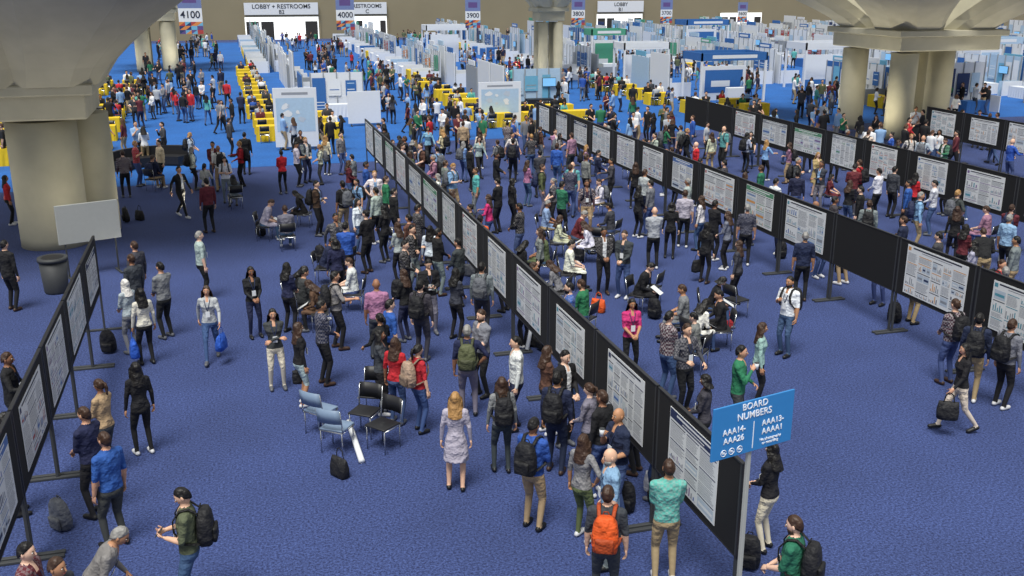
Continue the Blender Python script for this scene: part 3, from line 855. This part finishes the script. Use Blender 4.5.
# ---------------------------------------------------------------- boards & posters
def board_meshes():
    bm=bmesh.new(); box(bm,-1.205,1.205,-.02,.02,.98,2.2,0); panel=finish(bm,"panel",['black'])
    bm=bmesh.new()
    for z in(.965,2.2): box(bm,-1.22,1.22,-.026,.026,z,z+.02,0)
    for x in(-1.22,1.2): box(bm,x,x+.02,-.026,.026,.965,2.22,0)
    fr=finish(bm,"frame",['frame'])
    bm=bmesh.new(); box(bm,-.022,.022,-.022,.022,.04,2.2,0,.004); box(bm,-.035,.035,-.42,.42,0,.045,0,.01)
    lg=finish(bm,"leg",['dkgrey']); return panel,fr,lg
BM_=board_meshes()
def poster_mesh(seed):
    R=random.Random(seed); w=R.uniform(1.35,1.95)/2; h=R.uniform(.86,1.1)/2
    ks=R.choices(['hy','hb','ht','hn','hg','hr','ho','hp'],weights=[4,5,3,3,2,2,2,2],k=3)
    mats=['paper','ink','inkd','pale']+ks
    bm=bmesh.new(); box(bm,-w,w,-.003,.003,-h,h,0); y=-.0045
    if R.random()<.4: quad(bm,-w+.01,w-.01,h-.14,h-.01,y,4); quad(bm,-w*.7,w*.7,h-.07,h-.04,y-.001,0); quad(bm,-w*.45,w*.45,h-.115,h-.1,y-.001,0)
    else: quad(bm,-w*.8,w*.8,h-.065,h-.035,y,2); quad(bm,-w*.5,w*.5,h-.105,h-.09,y,1); quad(bm,-w+.03,-w+.12,h-.12,h-.04,y,4)
    n=R.choice([3,3,4,4,5]); ws=[R.uniform(.8,1.4) for _ in range(n)]; tot=sum(ws); xx=-w+.02
    for c in range(n):
        cw=2*(w-.02)*ws[c]/tot; x0=xx+.02; x1=xx+cw-.02; xx+=cw; z=h-.17
        while z>-h+.06:
            if R.random()<.6: quad(bm,x0,x1,z-.016,z,y,R.choice([2,4,4])); z-=.034
            if R.random()<.5:
                for k in range(R.randint(4,10)):
                    if z<-h+.03: break
                    quad(bm,x0,x0+(x1-x0)*R.uniform(.75,1),z-.008,z,y,1); z-=.022
            else:
                fh=R.uniform(.08,.24); fh=min(fh,z+h-.03)
                if fh>.05:
                    k=R.choice([1,1,2,3]); ww=(x1-x0)/k
                    for j in range(k):
                        a=x0+j*ww+.008; b=x0+(j+1)*ww-.008; t=R.random()
                        if t<.65:
                            quad(bm,a,a+.005,z-fh,z,y,1); quad(bm,a,b,z-fh,z-fh+.005,y,1)
                            nb=5
                            for m_ in range(nb):
                                bx=a+.012+(b-a-.015)*m_/nb; quad(bm,bx,bx+(b-a)/nb*.45,z-fh+.006,z-fh+.01+R.uniform(.15,.85)*fh,y,R.choice([1,4,5,6]))
                        else: quad(bm,a,b,z-fh,z,y,3); quad(bm,a+.02,b-.02,z-fh*.7,z-fh*.4,y-.001,R.choice([0,5,6]))
                z-=fh+.02
            z-=.012
    return finish(bm,"poster",mats),PC[ks[0]][0]
POST=[poster_mesh(s) for s in range(24)]
EMPTY={('B',3),('C',9),('C',8)}
pi=0
for rn,X,y0,k,s in ROWS:
    for i in range(k):
        yc=y0+2.47*(i+.5); rz=math.pi/2*s
        e=bpy.data.objects.new("poster_board",None); COL.objects.link(e); e.location=(X,yc,0); e.rotation_euler=(0,0,rz)
        meta(e,"bare black fabric poster board on dark metal legs" if (rn,i) in EMPTY else "black fabric poster board on dark legs, holding a poster","poster board","rows of poster boards")
        addobj("panel",BM_[0],e); addobj("frame",BM_[1],e)
        addobj("leg",BM_[2],e,loc=(-1.18,0,0)); addobj("leg",BM_[2],e,loc=(1.18,0,0))
        if (rn,i) in EMPTY: continue
        pm,cc=POST[(pi*7+3)%24]; pi+=1
        po=addobj("research_poster",pm,loc=(X+s*.028,yc+random.uniform(-.1,.1),1.60),rot=(0,random.uniform(-.008,.008),rz))
        meta(po,f"white research poster with dense text and {cc} charts","poster","research posters on boards")
# ---------------------------------------------------------------- direction sign
sg=bpy.data.objects.new("direction_sign",None); COL.objects.link(sg); sg.location=(5.12,8.66,0); sg.rotation_euler=(0,0,math.radians(13.5))
meta(sg,"blue board numbers sign with white lettering on a tall post","sign")
bm=bmesh.new(); box(bm,-.56,.56,-.012,.012,2.80,3.40,0,.004); addobj("sign_panel",finish(bm,"sign_panel",['signb']),sg)
bm=bmesh.new(); box(bm,-.022,.022,.012,.056,.02,3.1,0,.004); addobj("post",finish(bm,"post",['offw']),sg)
bm=bmesh.new(); tube(bm,[(0,.03,0),(0,.03,.025)],[.24,.23],28,0,1,False); addobj("base",finish(bm,"base",['dkgrey']),sg)
text(sg,"BOARD",.105,0,-.014,3.34,'signw',off_=.004); text(sg,"NUMBERS",.11,0,-.014,3.235,'signw',off_=.004)
text(sg,"AAA14-",.095,-.27,-.014,3.10,'signw',off_=.006); text(sg,"AAA26",.095,-.27,-.014,3.00,'signw',off_=.006)
text(sg,"AAA13-",.095,.27,-.014,3.10,'signw',off_=.006); text(sg,"AAAA1",.095,.27,-.014,3.00,'signw',off_=.006)
text(sg,"No photography\nor recording",.045,.25,-.014,2.885,'signw',off_=0)
for b_ in ((-.005,.005,2.84,3.15),): 
    bm=bmesh.new(); box(bm,b_[0],b_[1],-.016,-.012,b_[2],b_[3]); addobj("divider_line",finish(bm,"line",['signw']),sg)
for k in range(3):
    bm=bmesh.new(); cx=-.40+k*.11; pts=[(cx+.036*math.cos(t),-.015,2.87+.036*math.sin(t)) for t in [j*2*math.pi/16 for j in range(17)]]
    tube(bm,pts,.0045,4,0,1,False); tube(bm,[(cx-.025,-.015,2.895),(cx+.025,-.015,2.845)],.0045,4,0,1,False); box(bm,cx-.016,cx+.016,-.016,-.012,2.861,2.88)
    addobj("prohibition_icon",finish(bm,"icon",['signw']),sg)
# ---------------------------------------------------------------- hanging aisle banners
for px,py,wpx,dist,t in ((192,34,23,62,"4100"),(346,30,18,76,"4000"),(473,28,15,90,"3900"),(578,25,13.5,70,"3800"),(666,23,12,116,"3700"),(742,22,10,130,"3600")):
    u=(px-512)/FPX; v=(288-py)/FPX; d=Rd*u+Fd*(math.cos(TH)+v*math.sin(TH)); up=-math.sin(TH)+v*math.cos(TH)
    z=CAMH+up*dist; p=d*dist; w=wpx/FPX*dist
    e=bpy.data.objects.new("aisle_banner",None); COL.objects.link(e); e.location=(p.x,p.y,z); e.rotation_euler=(0,0,-YAW*.6)
    meta(e,f"hanging fabric aisle banner numbered {t} with colour blocks","banner","hanging aisle banners")
    bm=bmesh.new(); box(bm,-w/2,w/2,-.01,.01,0,w*1.9,0)
    cs=[1,2,3,4,2,5,3,1,4,5,2,3]
    for r in range(3):
        for c in range(4):
            x0=-w/2+c*w/4; z0=r*w*.17; z1=z0+w*.17
            f=bm.faces.new([bm.verts.new(v_) for v_ in ((x0,-.012,z0),(x0+w/4,-.012,z0),(x0+w/4,-.012,z1))]); f.material_index=cs[r*4+c]
            f=bm.faces.new([bm.verts.new(v_) for v_ in ((x0,-.012,z0),(x0+w/4,-.012,z1),(x0,-.012,z1))]); f.material_index=cs[(r*4+c+5)%12]
    quad(bm,-w/2,w/2,w*1.08,w*1.9,-.012,6); quad(bm,-w*.3,w*.3,w*1.3,w*1.65,-.013,1)
    addobj("fabric",finish(bm,"banner",['white','purple','orange','cyan','red','navyg','bannerp']),e)
    text(e,t,w*.42,0,-.02,w*.8,'inkd')
    bm=bmesh.new()
    for x in(-w*.4,w*.4): tube(bm,[(x,0,w*1.9),(x,0,9.5)],.012,4,0,1,False)
    addobj("cable",finish(bm,"cable",['frame']),e)
# ---------------------------------------------------------------- exhibit booths
cn=dict(blue='blue',cyan='light blue',green='green',orange='orange',red='red',purple='purple',yellow='yellow',white='white',grey='grey',palebl='pale blue',navyg='navy')
BW=1.55
def booth_set(c1,c2,wallm,R,hgt=2.45):
    bm=bmesh.new(); box(bm,-BW,BW,.95,1.02,0,hgt,0)
    for x in(-BW,-BW/2,0,BW/2,BW): box(bm,x-.03,x+.03,.9,.96,0,hgt+.05,1)
    bw=finish(bm,"bw",[wallm,'grey'])
    bm=bmesh.new(); x=-BW+.1
    while x<BW-.5:
        w_=R.uniform(.5,.9); z0=R.choice([.2,.9,1.1]); quad(bm,x,min(x+w_,BW-.1),z0,R.uniform(hgt*.78,hgt*.95),.89,R.choice([0,0,1,2,3])); 
        for k in range(R.randint(2,5)): quad(bm,x+.1,min(x+w_,BW-.1)-.1,z0+.15+k*.18,z0+.2+k*.18,.885,R.choice([2,3,1]))
        x+=w_+R.uniform(.05,.3)
    gp=finish(bm,"gp",[c1,c2,'white','palebl'])
    bm=bmesh.new(); box(bm,-.03,.03,-.7,.95,0,1.0,0); sw=finish(bm,"sw",[wallm])
    bm=bmesh.new(); box(bm,-.9,.9,-.04,.04,hgt+.05,hgt+.4,0,.01); quad(bm,-.7,.7,hgt+.14,hgt+.3,-.045,1); hs=finish(bm,"hs",[c1,'white'])
    bm=bmesh.new(); box(bm,-.45,.45,.78,.83,1.35,1.9,0,.01); quad(bm,-.42,.42,1.38,1.87,.775,1); box(bm,-.03,.03,.8,.84,0,1.4,0); box(bm,-.25,.25,.65,.88,0,.03,0); mo=finish(bm,"mon",['dkgrey','screen'])
    return bw,gp,sw,hs,mo
Rb=random.Random(3)
BS=[(a,b,wm,booth_set(a,b,wm,Rb,h_)) for a,b,wm,h_ in (('blue','cyan','white',2.45),('palebl','green','white',2.45),('cyan','grey','palebl',2.45),('navyg','palebl','white',2.9),('palebl','orange','white',2.0),('blue','palebl','white',3.2),('white','blue','white',2.45),('grey','red','white',2.1),('palebl','cyan','white',2.8),('cyan','blue','palebl',2.6),('white','purple','grey',2.0),('blue','navyg','white',2.6),('white','cyan','white',2.2),('green','white','white',2.45),('white','navyg','white',2.6),('white','grey','white',2.45),('cyan','white','blue',2.3))]
def table_mesh(c,hw=.8,hd=.36):
    bm=bmesh.new(); box(bm,-hw,hw,-hd,hd,.72,.75,0); t=finish(bm,"tt",[c])
    bm=bmesh.new(); r0=[];r1=[]
    pts=[]
    n1,n2=14,7
    for i in range(n1): pts.append((-hw+2*hw*i/n1,-hd))
    for i in range(n2): pts.append((hw,-hd+2*hd*i/n2))
    for i in range(n1): pts.append((hw-2*hw*i/n1,hd))
    for i in range(n2): pts.append((-hw,hd-2*hd*i/n2))
    for i,(x,y) in enumerate(pts):
        k=.02 if i%2 else -.01; nx=math.copysign(1,x) if abs(x)>=hw-1e-6 else 0; ny=math.copysign(1,y) if abs(y)>=hd-1e-6 else 0
        r0.append(V((x+nx*.01,y+ny*.01,.757))); r1.append(V((x+nx*(.02+k),y+ny*(.02+k),.01)))
    loft(bm,[r1,r0]); return t,finish(bm,"cl",[c],flat=True)
TB={c:table_mesh(c) for c in('yellow','blue','white','seatk','cyan')}
def table(x,y,rz,c,g="booth tables"):
    e=bpy.data.objects.new("cloth_table",None); COL.objects.link(e); e.location=(x,y,0); e.rotation_euler=(0,0,rz)
    nm=dict(yellow='yellow',blue='blue',white='white',seatk='black',cyan='light blue')[c]
    meta(e,f"exhibit table draped in {nm} cloth","table",g); addobj("tabletop",TB[c][0],e); addobj("tablecloth",TB[c][1],e)
def blocked(x,y):
    for cx,cy,r in ((-5.5,97,4.5),(24.5,76,3.2),(34.6,45.6,6)):
        if abs(x-cx)<r and abs(y-cy)<r: return True
    return False
def booth(x,y,rz,hs=.4,pick=None):
    if blocked(x,y): return
    a,b,wm,ms=BS[Rb.randrange(len(BS)) if pick is None else pick]
    e=bpy.data.objects.new("exhibit_booth",None); COL.objects.link(e); e.location=(x,y,0); e.rotation_euler=(0,0,rz)
    meta(e,f"exhibit booth with {cn[wm]} walls and {cn[a]} and {cn[b]} graphics","booth","trade show booths")
    addobj("back_wall",ms[0],e); addobj("graphic_panel",ms[1],e)
    addobj("side_wall",ms[2],e,loc=(-BW,0,0)); addobj("side_wall",ms[2],e,loc=(BW,0,0))
    if Rb.random()<hs: addobj("header_sign",ms[3],e,loc=(0,.97,0))
    if Rb.random()<.4: addobj("monitor",ms[4],e,loc=(Rb.uniform(-.8,.8),0,0))
    f=Matrix.Rotation(rz,3,'Z')@V((Rb.uniform(-.3,.3),-.35,0)); table(x+f.x,y+f.y,rz,Rb.choice(['yellow','yellow','blue','white','seatk','white']))
# tall island structures in the show
def island(x,y,rz,w,h,c,lab):
    e=bpy.data.objects.new("island_display",None); COL.objects.link(e); e.location=(x,y,0); e.rotation_euler=(0,0,rz); meta(e,lab,"display","tall island displays")
    for sx_ in(-1,1):
        for sy_ in(-1,1):
            bm=bmesh.new(); box(bm,sx_*w/2-.07,sx_*w/2+.07,sy_*w*.3-.07,sy_*w*.3+.07,0,h-.45,0); addobj("corner_post",finish(bm,"post",['white']),e)
    bm=bmesh.new(); hw,hd=w/2+.08,w*.3+.08
    for a_,b_,c_,d_ in ((-hw,hw,-hd,-hd+.1),(-hw,hw,hd-.1,hd),(-hw,-hw+.1,-hd,hd),(hw-.1,hw,-hd,hd)): box(bm,a_,b_,c_,d_,h-.5,h,0)
    quad(bm,-w*.35,w*.35,h-.36,h-.14,-hd-.006,1)
    addobj("overhead_band",finish(bm,"band",[c,'white']),e)
    bm=bmesh.new(); box(bm,-w*.35,w*.35,-.06,.06,0,h-.95,1); quad(bm,-w*.3,w*.3,.5,h-1.2,-.07,0); quad(bm,-w*.2,w*.1,.9,1.3,-.075,1); addobj("central_panel",finish(bm,"cp",[c,'white']),e)
    bm=bmesh.new(); box(bm,-.6,.6,-w*.3-.5,-w*.3-.1,0,1.0,0,.03); addobj("counter",finish(bm,"ct",['white']),e)
ISL=[]
for px,py,w,h,c,lab in ((722,100,4.6,3.2,'blue',"blue overhead display frame with white posts"),(640,84,3.6,3.2,'white',"white and blue island display frame"),(604,74,3,3.8,'green',"tall green banner island display"),(445,62,4,3.6,'white',"tall white island display frame"),(820,88,4.5,3.4,'white',"wide white overhead island display"),(980,84,4.5,3.6,'palebl',"pale blue island display among booths"),(700,60,4.5,4,'blue',"blue overhead island display frame")):
    p=survey(px,py,0)
    if p.y<134: ISL.append((p.x,p.y,w,h,c,lab)); 
def hit_island(x,y):
    return any(abs(x-a[0])<a[2]/2+1.7 and abs(y-a[1])<a[2]*.3+2.0 for a in ISL)
for a in ISL: island(a[0],a[1],0,a[2],a[3],a[4],a[5])
blocks=[(-14.5,84,84),(4.2,93,63),(16.5,79,62.5),(29,76,62),(41.5,55,55),(54,57,57),(67,60,60),(80,66,66),(93,72,72)]
for bx,yl,yr in blocks:
    for side,ys in((-1,yl),(1,yr)):
        y=ys
        while y<138:
            x=bx+side*1.25
            lat=x*Rd.x+y*Rd.y; fw=x*Fd.x+y*Fd.y
            if abs(lat)<fw*.54+2 and not hit_island(x,y) and Rb.random()<.92:
                booth(x,y,side*math.pi/2)
            y+=3.45 if y<110 else 3.9
for x,y in ((6.5,60.2),(18.8,59.6),(31.3,59.2),(43.6,51.5),(39.4,51.5),(51.9,53.6),(56.1,53.6)):
    if not hit_island(x,y): booth(x,y,0,.3)
for k,y in enumerate((52,56,60,64,68,72,76,80)): booth(-17.2,y,math.pi/2,.3,[13,1,6,15][k%4])
for x,y,rz,c in tables: table(x,y,rz,c,"yellow tables in the open area")
# curved dark sofa beside the yellow tables
sp_=survey(146,166); e=bpy.data.objects.new("curved_sofa",None); COL.objects.link(e); e.location=sp_; e.rotation_euler=(0,0,.4); meta(e,"low curved black sofa at the edge of the blue carpet","sofa")
def arc(bm,r0,r1,z0,z1,n=14,a0=.5,a1=2.6):
    rings=[]
    for i in range(n+1):
        a=a0+(a1-a0)*i/n; c,s=math.cos(a),math.sin(a); rings.append([V((r0*c,r0*s-1.6,z0)),V((r1*c,r1*s-1.6,z0)),V((r1*c,r1*s-1.6,z1)),V((r0*c,r0*s-1.6,z1))])
    loft(bm,rings)
bm=bmesh.new(); arc(bm,1.2,1.85,.08,.42); addobj("seat",finish(bm,"seat",['seatk'],flat=True),e)
bm=bmesh.new(); arc(bm,1.85,2.02,.08,.8); addobj("backrest",finish(bm,"back",['seatk'],flat=True),e)
bm=bmesh.new(); arc(bm,1.3,1.9,0,.08); addobj("base",finish(bm,"base",['dkgrey'],flat=True),e)
def display(px,py,w,h,c,rz,lab,z0=.15,prn='map',pm='white'):
    p=survey(px,py,0); e=bpy.data.objects.new("display_board",None); COL.objects.link(e); e.location=p; e.rotation_euler=(0,0,rz); meta(e,lab,"display board")
    bm=bmesh.new(); box(bm,-w/2,w/2,-.03,.03,z0,h,0,.01); addobj("panel",finish(bm,"panel",[pm]),e)
    if prn=='map':
        bm=bmesh.new(); quad(bm,-w*.44,w*.44,h*.30,h*.84,-.034,0); quad(bm,-w*.3,w*.3,h*.89,h*.93,-.034,1)
        R=random.Random(px)
        for k in range(9):
            cx,cz,rr=R.uniform(-w*.3,w*.3),h*R.uniform(.4,.75),R.uniform(.08,.24)
            f=bm.faces.new([bm.verts.new((cx+rr*R.uniform(.6,1.2)*math.cos(t*math.pi/5),-.036-.0005*k,cz+.7*rr*R.uniform(.6,1.2)*math.sin(t*math.pi/5))) for t in range(10)]); f.material_index=2+k%2
        addobj("printed_sheet",finish(bm,"sheet",[c,'ink','paper','pale']),e)
    for x in(-w*.4,w*.4):
        bm=bmesh.new(); box(bm,x-.03,x+.03,-.3,.3,0,.05,0,.01); box(bm,x-.02,x+.02,-.02,.02,.04,z0+.05); addobj("foot",finish(bm,"foot",['dkgrey']),e)
display(298,150,2.0,2.9,'palebl',-.1,"tall white display board with a printed map, beside booths")
display(95,275,1.6,2.0,'paper',.35,"plain grey-white freestanding panel beside the thick column",.95,'','offw')
display(500,126,2.4,2.4,'palebl',0,"white display board with light blue print near booths")
display(365,126,1.8,1.9,'paper',0,"plain white display board standing at the aisle edge",.15,'')
# trash bin
e=bpy.data.objects.new("trash_bin",None); COL.objects.link(e); e.location=survey(57,292,0); meta(e,"round grey trash bin with domed rim beside the column","trash bin")
bm=bmesh.new(); tube(bm,[(0,0,0),(0,0,.05),(0,0,.85)],[.27,.29,.34],28,0,1,False); addobj("bin_body",finish(bm,"bin",['dkgrey'],True),e)
bm=bmesh.new(); tube(bm,[(0,0,.84),(0,0,.93)],[.37,.36],28,0,1,False); tube(bm,[(0,0,.931),(0,0,.935)],[.27,.26],28,1,1,False); addobj("rim",finish(bm,"rim",['dkgrey','seatk']),e)
p=survey(905,136,0); e2=bpy.data.objects.new("trash_bin",None); COL.objects.link(e2); e2.location=(p.x-1,p.y-2,0); meta(e2,"round grey trash bin beside the column cluster","trash bin")
for c in e.children: addobj(c.name.split('.')[0],c.data,e2)
# empty chairs
for px,py,f,k in ((322,440,30,'b'),(338,458,20,'b'),(366,442,200,'k'),(384,456,215,'k'),(374,424,190,'k'),(398,262,60,'k'),(345,285,-60,'k'),(735,325,60,'k'),(598,262,20,'k'),(650,312,-60,'k'),(944,300,60,'k')):
    chair(survey(px,py-8,0),head(f),k,"empty "+("blue-grey" if k=='b' else "black")+" stacking chair with chrome legs on the carpet")
p=survey(362,464,0); q=survey(349,430,0)
bm=bmesh.new(); tube(bm,[(p.x,p.y,.05),(q.x,q.y,.16)],.05,14,0,1,False); o=addobj("poster_tube",finish(bm,"tube",['white'],True)); meta(o,"white cardboard poster tube lying beside the chairs","poster tube")
p=survey(527,352,0)
bm=bmesh.new(); tube(bm,[(p.x,p.y,.05),(p.x+.35,p.y+.5,.95)],.045,14,0,1,False); o=addobj("poster_tube",finish(bm,"tube",['white'],True)); meta(o,"white poster tube leaning beside a board","poster tube")
def floorbag(px,py,c,f=0,kind='p'):
    p=survey(px,py,0)
    if kind=='t': tote(p,head(f),c,"standing on the carpet"); return
    mat=Matrix.Translation(p)@Matrix.Rotation(head(f),4,'Z')@Matrix.Rotation(-.12,4,'X')@Matrix.Translation((0,-.2,-.955)); 
    nm,col=BAGN[c]; o=addobj("backpack",PK[0],mat=mat); meta(o,f"{nm} backpack standing on the carpet","backpack","bags on the floor"); o["bag_color"]=rgb(*col)
    for n_,me in(("front_pocket",PK[1]),("carry_handle",PK[3])): x=addobj(n_,me,o); x["bag_color"]=rgb(*[v*.8 for v in col])
for a in ((340,476,'k',40,'t'),(65,528,'g',30,'p'),(605,432,'k',0,'p'),(655,492,'w',30,'t'),(748,566,'k',20,'p'),(895,322,'k',60,'p'),(110,352,'k',0,'p'),(128,222,'k',60,'p'),(140,220,'k',30,'t'),(532,346,'k',20,'t'),(545,350,'k',60,'p'),(470,276,'g',20,'t'),(460,272,'k',20,'p'),(780,258,'k',0,'p'),(398,298,'k',0,'p'),(580,262,'k',30,'p'),(508,300,'k',10,'t'),(655,318,'k',40,'p'),(725,328,'r',0,'t'),(598,312,'o',30,'t'),(840,272,'k',0,'p'),(262,236,'k',30,'p'),(285,236,'k',30,'p'),(322,262,'k',30,'p'),(932,285,'b',30,'t'),(625,510,'k',20,'p'),(660,505,'k',60,'p'),(675,330,'k',30,'t'),(705,345,'k',10,'p'),(548,262,'n',30,'p'),(612,252,'k',60,'p')): floorbag(*a)
# ---------------------------------------------------------------- lighting
w=bpy.data.worlds.new("world"); SC.world=w; w.use_nodes=True; bg=w.node_tree.nodes["Background"]; bg.inputs[0].default_value=(.92,.96,1,1); bg.inputs[1].default_value=.52
sl=bpy.data.lights.new("sun",'SUN'); sl.energy=4.0; sl.angle=math.radians(26); sl.color=(1,.98,.92); so=bpy.data.objects.new("ceiling_light",sl); COL.objects.link(so); so.rotation_euler=(math.radians(22),math.radians(-14),0)
SC.view_settings.view_transform='Standard'; SC.view_settings.look='None'; SC.view_settings.exposure=0
